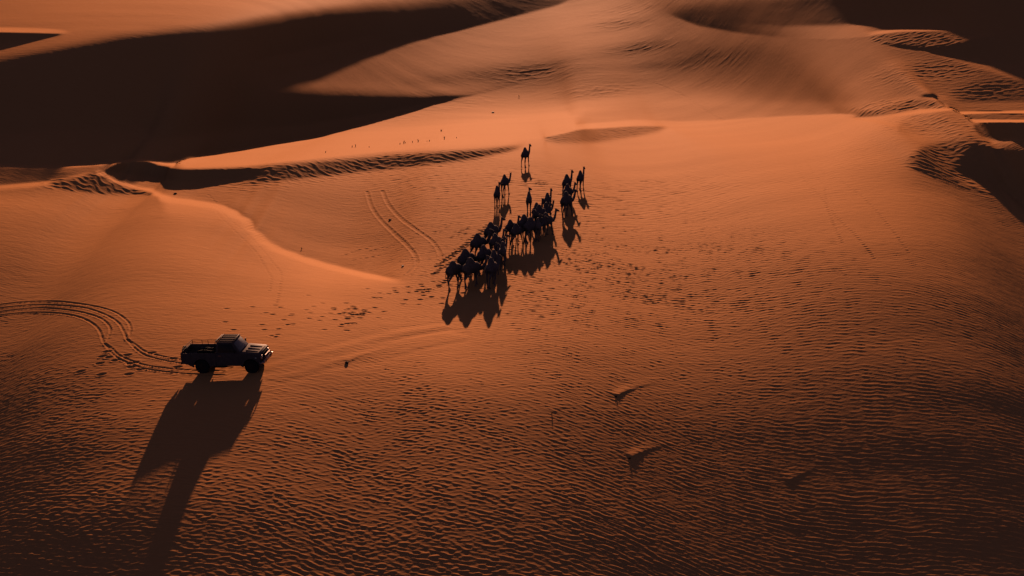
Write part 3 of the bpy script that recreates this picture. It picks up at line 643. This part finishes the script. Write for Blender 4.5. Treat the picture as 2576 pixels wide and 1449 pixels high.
# survey x, y of the ground under the body, heading (0 = right, 90 = away), scale, shape, fur, label
CAM = [
 (1321.5,419.6,70,.90,'a','dark','dark camel far ahead of the herd, alone under the bright ridge crest'),
 (1270.0,492.0,70,.90,'f','dark','dark camel of the left pair, the one walking slightly ahead and to the right'),
 (1250.7,520.4,82,.86,'d','dark','dark camel of the left pair, the one trailing behind at the left'),
 (1330.7,537.7,88,.88,'d','brown','slim camel seen straight from behind, alone between the left pair and the main bunch'),
 (1377.4,541.6,76,.90,'a','dark','leading camel at the top of the middle bunch'),
 (1350.7,566.0,68,.88,'a','dark','dark camel of the middle bunch walking left of and behind its leader'),
 (1375.0,564.5,66,.86,'f','brown','brown camel with sunlit hump edge right behind the leader of the middle bunch'),
 (1357.8,578.0,58,.96,'b','dark','large black camel filling the centre of the middle bunch'),
 (1374.5,592.2,52,.88,'a','brown','camel on the right edge of the middle bunch turned a little to the right'),
 (1353.1,604.5,82,.84,'d','brown','small brown camel with sunlit rump low in the middle bunch'),
 (1320.0,603.9,60,.98,'a','dark','tall camel at the left edge of the middle bunch with its head up'),
 (1336.5,608.8,46,.92,'b','dark','black camel at the lower front of the middle bunch, legs clear of the others'),
 (1285.1,609.7,60,.86,'a','dark','left one of the two camels between the middle bunch and the rear bunch'),
 (1299.7,616.5,55,.82,'f','dark','right one of the two camels between the middle bunch and the rear bunch'),
 (1236.5,624.3,55,.98,'a','dark','tall camel at the top of the rear bunch with its neck raised'),
 (1247.0,646.0,60,.86,'a','brown','brown camel just below the top camel of the rear bunch'),
 (1264.6,660.0,75,.84,'d','dark','small black camel high on the right side of the rear bunch'),
 (1264.7,674.0,86,.92,'d','brown','camel seen from behind at the right edge of the rear bunch'),
 (1203.4,654.6,52,.98,'a','dark','camel second from the top on the left side of the rear bunch, head held high'),
 (1173.4,698.6,48,1.0,'b','dark','black camel third from the top on the left side of the rear bunch'),
 (1218.4,688.0,58,1.0,'f','dark','big dark camel in the very middle of the rear bunch'),
 (1243.4,698.0,78,.98,'a','dark','broad dark camel seen from behind right of the middle of the rear bunch'),
 (1236.5,720.6,70,.98,'b','dark','last camel at the right front of the rear bunch, rump towards the viewer'),
 (1141.8,725.8,56,.98,'e','brown','leftmost and last camel of the herd, walking with lowered neck'),
 (1186.0,722.5,48,1.0,'b','brown','camel right beside the leftmost one at the bottom of the rear bunch'),
 (1426.2,495.0,70,.96,'a','dark','foremost camel of the file of three on the right'),
 (1427.8,519.3,64,.92,'b','dark','middle camel of the file of three on the right'),
 (1424.6,545.8,62,1.02,'f','dark','rearmost camel of the file of three on the right, long left hind leg showing'),
 (1460.1,478.7,74,.88,'a','dark','camel walking alone at the far right of the herd'),
]
meshes = {}
for (sx, sy, hd, sc_, shp, fur, lab) in CAM:
    key = (shp, fur)
    if key not in meshes:
        mm = SHAPES[shp] if not any(k[0] == shp for k in meshes) else SHAPES[shp].copy()
        mm.materials.clear(); mm.materials.append(fur_dark if fur == 'dark' else fur_brown); meshes[key] = mm
    wpt = world_at(sx, sy); o = link(bpy.data.objects.new('camel', meshes[key]))
    o.location = (wpt[0], wpt[1], wpt[2] - .02); o.rotation_euler = (0, 0, math.radians(hd)); o.scale = (sc_ * .955,) * 3
    tag(o, lab, 'camel', 'camels of the walking herd')

# ------------------------------------------------------------------ pickup truck
ra = world_at(520, 925.5); fa = world_at(648.8, 925.5)
yaw = math.atan2(fa[1] - ra[1], fa[0] - ra[0]); wb = math.hypot(fa[0] - ra[0], fa[1] - ra[1])
paint_m = noisy(principled('truck_paint', (.10, .070, .066), .6, .010), 5, .35)
black = noisy(principled('black_rubber', (.02, .02, .022), .9, .05), 30, .3)
canvas = noisy(principled('black_canvas', (.006, .009, .011), .95, .03), 12, .4, .4, 30)
chrome = principled('chrome', (.24, .21, .20), .5, .5, 1.0)
steel = noisy(principled('rack_steel', (.03, .02, .02), .75, .1, .0), 9, .3)
glass = principled('window_glass', (.02, .02, .022), .35, .12)
shield = principled('dusty_windscreen', (.11, .095, .085), .4, .25)
lampg = principled('lamp_glass', (.70, .62, .52), .1, .6)
red_l = principled('tail_lamp_red', (.25, .01, .01), .2, .5)
body_x = .13                                        # axle midpoint in truck coordinates
truck = empty('pickup_truck')
tag(truck, 'old dark red-brown pickup truck with racked load bed and chrome bumper, parked on the sand', 'pickup truck')
RX, FX, WR = -1.29, 1.55, .40
def arch(cx, r, n=12): return [(cx + r * math.cos(a), .40 + r * math.sin(a)) for a in [math.radians(-4 + (188) * k / n) for k in range(n + 1)]]
# front body with open wheel arch, and an open load bed behind it
prof = [(-.44,1.195),(.96,1.21),(1.10,1.215),(1.96,1.14),(2.06,1.08),(2.10,.98),(2.10,.60),(2.07,.50)] + arch(FX, .47) + [(.95,.46),(-.44,.46)]
bm = bmesh.new(); prism_into(bm, prof, -.84, .84); body = finish('body', bm, paint_m, truck, .022)
wall = [(-.45,1.195),(-.45,.46),(-.70,.46)] + arch(RX, .47) + [(-2.05,.52),(-2.43,.62),(-2.45,1.19)]
bm = bmesh.new()
for s_ in (-1, 1): prism_into(bm, wall, .78 * s_, .84 * s_)
box_into(bm, (-1.44, 0, .84), (1.96, 1.55, .05)); box_into(bm, (-.475, 0, .98), (.04, 1.555, .42))
for s_ in (-1, 1): box_into(bm, (RX, .66 * s_, .95), (.95, .22, .20))
bed = finish('load_bed', bm, paint_m, truck, .008)
bm = bmesh.new(); box_into(bm, (-2.455, 0, .93), (.05, 1.55, .52)); finish('tailgate', bm, paint_m, truck, .012)
# hood: raised centre ridge and side creases
bm = bmesh.new(); hexa_into(bm, [(1.04,-.70,1.212),(2.01,-.66,1.125),(2.01,.66,1.125),(1.04,.70,1.212)], [(1.06,-.67,1.245),(1.97,-.63,1.16),(1.97,.63,1.16),(1.06,.67,1.245)])
hood = finish('hood', bm, paint_m, truck, .012)
for ys in (-.40, 0, .40):
    bm = bmesh.new(); hexa_into(bm, [(1.18,ys-.05,1.232),(1.92,ys-.04,1.16),(1.92,ys+.04,1.16),(1.18,ys+.05,1.232)], [(1.24,ys-.02,1.262),(1.86,ys-.018,1.188),(1.86,ys+.018,1.188),(1.24,ys+.02,1.262)]); finish('hood_rib', bm, paint_m, hood, .004)
# cab
bm = bmesh.new(); hexa_into(bm, [(-.44,-.80,1.195),(.98,-.80,1.20),(.98,.80,1.20),(-.44,.80,1.195)], [(-.36,-.66,1.74),(.56,-.66,1.74),(.56,.66,1.74),(-.36,.66,1.74)])
cab = finish('cab', bm, paint_m, truck, .03)
bm = bmesh.new(); hexa_into(bm, [(-.38,-.675,1.742),(.60,-.675,1.742),(.60,.675,1.742),(-.38,.675,1.742)], [(-.35,-.64,1.79),(.56,-.64,1.79),(.56,.64,1.79),(-.35,.64,1.79)])
roof = finish('roof', bm, paint_m, truck, .015)
for ys in (-.45, -.15, .15, .45):
    bm = bmesh.new(); box_into(bm, (.11, ys, 1.797), (.72, .10, .010)); finish('roof_strip', bm, canvas, roof, .003)
for ys in (-.60, -.30, 0, .30, .60):
    bm = bmesh.new(); tube_into(bm, [(-.34, ys, 1.815), (.53, ys, 1.815)], [.016, .016], 8); finish('roof_rail', bm, paint_m, roof)
for xs in (-.36, .55):
    bm = bmesh.new(); tube_into(bm, [(xs, -.66, 1.80), (xs, -.62, 1.825), (xs, .62, 1.825), (xs, .66, 1.80)], [.018] * 4, 8); finish('roof_bar', bm, paint_m, roof)
# glass: screen, side and rear windows stand 4 mm proud of the cab faces
def quad_glass(name, p, mat, parent, off):
    bm = bmesh.new(); a, b_, c, d = [Vector(q_) for q_ in p]; n = (b_ - a).cross(d - a).normalized() * off
    hexa_into(bm, [a - n, b_ - n, c - n, d - n], [a + n, b_ + n, c + n, d + n]); return finish(name, bm, mat, parent, .002)
quad_glass('windscreen', [(.945,-.70,1.25),(.945,.70,1.25),(.60,.60,1.70),(.60,-.60,1.70)], shield, truck, .012)
for ys in (-1, 1):
    w_ = quad_glass('side_window', [(-.30,.795*ys,1.24),(.78,.795*ys,1.24),(.50,.685*ys,1.68),(-.26,.685*ys,1.68)], glass, truck, .008)
    bm = bmesh.new(); tube_into(bm, [(.40,.80*ys,1.24),(.34,.69*ys,1.69)], [.012,.012], 6); finish('window_bar', bm, black, w_)
    # door
    bm = bmesh.new(); box_into(bm, (.28, .846 * ys, .84), (1.16, .012, .66)); dr = finish('door', bm, paint_m, truck, .005)
    bm = bmesh.new(); box_into(bm, (-.20, .868 * ys, 1.06), (.16, .03, .03)); finish('handle', bm, chrome, dr, .006)
    # mirror
    bm = bmesh.new(); tube_into(bm, [(.72,.80*ys,1.24),(.74,.92*ys,1.30)], [.012,.012], 6); box_into(bm, (.74, .97*ys, 1.36), (.05, .14, .20)); finish('wing_mirror', bm, steel, truck, .01)
    bm = bmesh.new(); cyl_into(bm, (2.115, .58 * ys, .90), .105, .06, 'X'); hl = finish('headlight', bm, lampg, truck, .01)
    bm = bmesh.new(); bmesh.ops.create_cone(bm, cap_ends=False, segments=28, radius1=.13, radius2=.108, depth=.05, matrix=Matrix.Translation((2.135, .58 * ys, .90)) @ Matrix.Rotation(math.pi / 2, 4, 'Y')); finish('headlight_ring', bm, chrome, hl)
    bm = bmesh.new(); box_into(bm, (1.86, .852 * ys, .93), (.09, .03, .05)); finish('side_marker', bm, lampg, truck, .008)
    bm = bmesh.new(); box_into(bm, (-2.47, .72 * ys, .92), (.04, .12, .26)); finish('tail_lamp', bm, red_l, truck, .01)
    # fender lips over the wheels
    for cx in (RX, FX):
        bm = bmesh.new(); pts = [(cx + .49 * math.cos(a), .84 * ys, .40 + .49 * math.sin(a)) for a in [math.radians(5 + 17 * k) for k in range(11)]]
        tube_into(bm, pts, [(.03,.022)] * 11, 8); finish('fender_lip', bm, paint_m, truck)
quad_glass('rear_window', [(-.428,.55,1.30),(-.428,-.55,1.30),(-.378,-.48,1.66),(-.378,.48,1.66)], glass, truck, .008)
# grille, bumper with uprights, rear bumper
bm = bmesh.new(); box_into(bm, (2.115, 0, .90), (.03, .86, .26))
for k in range(9): box_into(bm, (2.135, -.36 + .09 * k, .90), (.02, .022, .25))
finish('grille', bm, black, truck, .003)
bm = bmesh.new(); tube_into(bm, [(2.08,-.90,.66),(2.20,-.88,.66),(2.26,-.70,.66),(2.28,0,.66),(2.26,.70,.66),(2.20,.88,.66),(2.08,.90,.66)], [(.10,.045)] * 7, 10)
bp_ = finish('front_bumper', bm, chrome, truck)
for ys in (-.42, .42):
    bm = bmesh.new(); tube_into(bm, [(2.28,ys,.56),(2.33,ys,.66),(2.33,ys,.86),(2.27,ys,.96)], [.035,.035,.032,.028], 8); finish('bumper_upright', bm, chrome, bp_)
bm = bmesh.new(); tube_into(bm, [(2.27,-.42,.95),(2.27,.42,.95)], [.026,.026], 8); finish('push_bar', bm, chrome, bp_)
bm = bmesh.new(); box_into(bm, (-2.48, 0, .60), (.08, 1.60, .13)); finish('rear_bumper', bm, steel, truck, .02)
# chassis, axles, exhaust
bm = bmesh.new(); box_into(bm, (-.1, -.40, .44), (4.2, .10, .12)); box_into(bm, (-.1, .40, .44), (4.2, .10, .12)); box_into(bm, (0, 0, .52), (3.9, .9, .10))
for cx in (RX, FX): cyl_into(bm, (cx, 0, WR), .06, 1.4, 'Y', 12); 
box_into(bm, (-.3, -.62, .42), (.7, .28, .16)); finish('chassis', bm, black, truck, .008)
# wheels: tyre with tread blocks, rim, hub
def wheel(cx, cy, side):
    bm = bmesh.new(); n = 36; prof_ = [(.21,-.09),(.33,-.115),(.385,-.10),(.40,-.06),(.40,.06),(.385,.10),(.33,.115),(.21,.09)]
    rings = [[bm.verts.new((cx + (r_ + (.012 if (k % 2 and r_ > .38) else 0)) * math.cos(2*math.pi*k/n), cy + w__, WR + (r_ + (.012 if (k % 2 and r_ > .38) else 0)) * math.sin(2*math.pi*k/n))) for k in range(n)] for r_, w__ in prof_]
    for i in range(len(prof_)):
        a, b_ = rings[i], rings[(i + 1) % len(prof_)]
        for k in range(n): bm.faces.new((a[k], a[(k+1) % n], b_[(k+1) % n], b_[k]))
    w0 = finish('wheel', bm, black, truck)
    bm = bmesh.new(); cyl_into(bm, (cx, cy + side * .04, WR), .205, .05, 'Y', 28); 
    for k in range(6): cyl_into(bm, (cx + .10 * math.cos(k*1.047), cy + side * .07, WR + .10 * math.sin(k*1.047)), .02, .02, 'Y', 8)
    finish('rim', bm, steel, w0, .008)
    bm = bmesh.new(); cyl_into(bm, (cx, cy + side * .085, WR), .055, .07, 'Y', 16); finish('hub', bm, steel, w0, .008)
for cx in (RX, FX):
    for side in (-1, 1): wheel(cx, .72 * side, side)
# low rack rails round the bed, a roll of canvas inside, spare wheel
for side_ in (-1, 1):
    bm = bmesh.new()
    for zz in (1.30, 1.42): tube_into(bm, [(-2.34, .80 * side_, zz), (-.50, .80 * side_, zz)], [.017, .017], 8)
    for xx in (-2.32, -1.75, -1.40, -.95, -.52): tube_into(bm, [(xx, .81 * side_, 1.18), (xx, .80 * side_, 1.42)], [.015, .015], 6)
    tube_into(bm, [(-.95, .80 * side_, 1.42), (-.75, .79 * side_, 1.50), (-.50, .78 * side_, 1.52)], [.014] * 3, 6)
    finish('rack_rail', bm, steel, truck)
bm = bmesh.new()
for zz in (1.30, 1.42): tube_into(bm, [(-2.34, -.80, zz), (-2.36, 0, zz), (-2.34, .80, zz)], [.017] * 3, 8)
finish('rear_rail', bm, steel, truck)
bm = bmesh.new(); r3 = random.Random(9)
for (cx, cy, rr, ll) in ((-1.1, .30, .13, 1.0), (-1.2, -.05, .11, 1.1), (-1.0, .10, .10, .8)):
    tube_into(bm, [(cx - ll / 2, cy, .99), (cx - .2, cy + .03, 1.0 + rr * .2), (cx + .2, cy - .02, .99), (cx + ll / 2, cy + .02, .98)], [rr * .8, rr, rr * .95, rr * .75], 10)
finish('canvas_roll', bm, canvas, bed)
bm = bmesh.new(); tube_into(bm, [(-.50,-.78,1.20),(-.46,-.70,1.70),(-.45,-.60,1.80),(-.45,.60,1.80),(-.46,.70,1.70),(-.50,.78,1.20)], [.024] * 6, 10); finish('rack_hoop', bm, steel, truck)
bm = bmesh.new()
n = 30; prof_ = [(.20,-.08),(.31,-.10),(.35,-.06),(.35,.06),(.31,.10),(.20,.08)]
rings = [[bm.verts.new((-2.53 + w__ * .7, .05 + r_ * math.cos(2*math.pi*k/n), .98 + r_ * math.sin(2*math.pi*k/n))) for k in range(n)] for r_, w__ in prof_]
for i in range(6):
    a, b_ = rings[i], rings[(i + 1) % 6]
    for k in range(n): bm.faces.new((a[k], a[(k+1) % n], b_[(k+1) % n], b_[k]))
cyl_into(bm, (-2.53, .05, .98), .20, .06, 'X'); finish('spare_wheel', bm, black, truck)
# stand it on the slope
def frame_on_sand():
    k_ = wb / (FX - RX); cxw = ra[0] + (0 - RX) * k_ * math.cos(yaw); cyw = ra[1] + (0 - RX) * k_ * math.sin(yaw)
    def hz(lx, ly):
        X__ = cxw + (lx * math.cos(yaw) - ly * math.sin(yaw)) * k_; Y__ = cyw + (lx * math.sin(yaw) + ly * math.cos(yaw)) * k_
        d = (Xg - X__) ** 2 + (Yg - Y__) ** 2; i = np.unravel_index(np.argmin(d), d.shape); return float(Hg[i])
    zf = (hz(FX, -.72) + hz(FX, .72)) / 2; zr = (hz(RX, -.72) + hz(RX, .72)) / 2; zl = (hz(FX, .72) + hz(RX, .72)) / 2; zn = (hz(FX, -.72) + hz(RX, -.72)) / 2
    pit = math.atan2(zf - zr, wb); rol = math.atan2(zl - zn, 1.44)
    truck.location = (cxw, cyw, (zf + zr) / 2 - (zf - zr) / wb * (RX + FX) / 2 - .045); truck.rotation_mode = 'XYZ'
    truck.rotation_euler = (rol, -pit, yaw); truck.scale = (k_ * TS_LEN,) * 3
TS_LEN = .955
frame_on_sand()

# ------------------------------------------------------------------ small things on the sand
twig_m = noisy(principled('dry_twig', (.035, .022, .014), .9, .05), 40, .4)
def shrub(name, loc, h_, n, seed, spread=.5, parent=None):
    """thin branching twigs that leave one root"""
    r = random.Random(seed); bm = bmesh.new()
    for i in range(n):
        a = r.uniform(0, 6.283); s_ = r.uniform(.15, 1) * spread; L = h_ * r.uniform(.6, 1.0)
        d = Vector((math.cos(a) * s_, math.sin(a) * s_, 1)).normalized(); b = Vector((math.cos(a) * .03 * h_, math.sin(a) * .03 * h_, -.03))
        p1 = b + d * L * .5 + Vector((r.uniform(-.03, .03), r.uniform(-.03, .03), 0)) * h_ * 3; p2 = p1 + (d + Vector((r.uniform(-.3, .3), r.uniform(-.3, .3), .1))).normalized() * L * .5
        tube_into(bm, [b, p1, p2], [.035 * h_ + .006, .022 * h_ + .005, .004], 5)
        for k in range(2):
            q_ = p1.lerp(p2, r.uniform(0, .5)); e_ = q_ + Vector((r.uniform(-.5, .5), r.uniform(-.5, .5), .7)).normalized() * L * .3
            tube_into(bm, [q_, e_], [.012 * h_ + .004, .003], 4)
    o = finish(name, bm, twig_m); o.location = loc; return o
def stone(name, loc, s, seed, mat):
    r = random.Random(seed); bm = bmesh.new(); bmesh.ops.create_icosphere(bm, subdivisions=3, radius=1.0)
    off = [Vector((r.uniform(-1, 1), r.uniform(-1, 1), r.uniform(-1, 1))).normalized() for _ in range(9)]
    for v in bm.verts:
        n_ = v.co.normalized(); d = 1 + .10 * math.sin(n_.x * 5 + seed) * math.cos(n_.y * 4)
        for o_ in off: d = min(d, .80 / max(.2, n_.dot(o_)) if n_.dot(o_) > .6 else d)
        v.co = Vector((n_.x * s[0], n_.y * s[1], n_.z * s[2])) * d
    o = finish(name, bm, mat); o.location = loc; return o
tufts = [(819,384.5),(886,371.5),(895,370.5),(929,371),(1006,364),(1016,361.5),(1020,360.5),(1038,359.5),(1052,357.5),(1074,356.5),(1080,356.3),(1118,351),(1149,348)]
ORD = ['leftmost', 'second', 'third', 'fourth', 'fifth', 'sixth', 'seventh', 'eighth', 'ninth', 'tenth', 'eleventh', 'twelfth']
TUFT = [('%s dry grass tuft%s in the row on the long bright ridge' % (q_, '' if q_ == 'leftmost' else ' from the left')) for q_ in ORD] + ['rightmost dry grass tuft in the row on the long bright ridge']
for k, (sx, sy) in enumerate(tufts):
    wpt = world_at(sx, sy)
    if k == 0:
        proto = shrub('grass_tuft', wpt, .24, 7, 3, .28); o = proto
    else:
        o = link(proto.copy()); o.location = wpt; o.rotation_euler = (0, 0, k * 1.3); f_ = [.8, 1.0, 1.25, .7, .9, 1.3][k % 6]; o.scale = (f_, f_, f_ * (1 + .15 * (k % 3)))
    tag(o, TUFT[k], 'grass tuft', 'dry tufts along the long ridge crest')
wpt = world_at(1110, 331); tag(shrub('dry_shrub', wpt, .32, 9, 11), 'dry twiggy shrub on the bright sand behind the row of crest tufts', 'shrub')
wpt = world_at(1550, 999); tag(shrub('dry_shrub', (wpt[0], wpt[1], wpt[2] - .03), .17, 14, 12, .7), 'dark dry shrub at the head of the upper sand tail right of the middle', 'shrub', 'shrubs with sand tails')
wpt = world_at(1584, 1154); tag(shrub('dry_shrub', (wpt[0], wpt[1], wpt[2] - .03), .16, 14, 13, .7), 'dark dry shrub at the head of the lower sand tail right of the middle', 'shrub', 'shrubs with sand tails')
wpt = world_at(1388, 1042); tag(shrub('dry_shrub', wpt, .14, 6, 14, .5), 'tiny dry shrub alone on the ripples left of the two sand tails', 'shrub')
wpt = world_at(759, 627); tag(shrub('dry_shrub', wpt, .18, 5, 15, .4), 'single dry twig plant right of the curved dune arm, above its foot', 'shrub')
wpt = world_at(1306, 244); tag(shrub('dry_shrub', wpt, .35, 6, 17, .3), 'small dry shrub far off on the upper flats, above the farthest camel', 'shrub')
rock_m = noisy(principled('dark_rock', (.035, .026, .024), .85, .1), 6, .5, .5, 20)
wpt = world_at(872, 915); tag(stone('rock', (wpt[0], wpt[1], wpt[2] + .03), (.11, .09, .08), 2, rock_m), 'dark half buried rock between truck and herd, at the end of a sand tail', 'rock')
wpt = world_at(441, 487); tag(stone('rock', (wpt[0], wpt[1], wpt[2] + .03), (.15, .09, .08), 5, rock_m), 'dark rock on the pale sand just below the shaded slip face', 'rock')
wpt = world_at(981, 553); tag(stone('rock', (wpt[0], wpt[1], wpt[2] + .03), (.14, .09, .07), 8, rock_m), 'small dark rock beside the old wheel tracks above the herd', 'rock')
scrap_m = noisy(principled('pale_plastic', (.25, .2, .17), .7, .03), 12, .2)
def jerrycan(sx, sy, k_, rz, lab):
    """a discarded plastic can lying on its side"""
    wpt = world_at(sx, sy); r_ = empty('plastic_can', (wpt[0], wpt[1], wpt[2] + .05 * k_), rz); r_.scale = (k_,) * 3
    bm = bmesh.new(); box_into(bm, (0, 0, .04), (.34, .24, .14)); finish('can_body', bm, scrap_m, r_, .03)
    bm = bmesh.new(); tube_into(bm, [(-.06, 0, .11), (-.04, 0, .16), (.08, 0, .16), (.10, 0, .11)], [.014] * 4, 6); finish('handle', bm, scrap_m, r_)
    bm = bmesh.new(); cyl_into(bm, (.19, .06, .05), .03, .05, 'X', 12); finish('cap', bm, rock_m, r_, .004)
    tag(r_, lab, 'plastic can')
jerrycan(1240, 284, .95, .4, 'pale discarded can lying on the lit flat beyond the long ridge')
jerrycan(1013, 671, .5, 1.0, 'small pale discarded can at the end of the old wheel tracks')
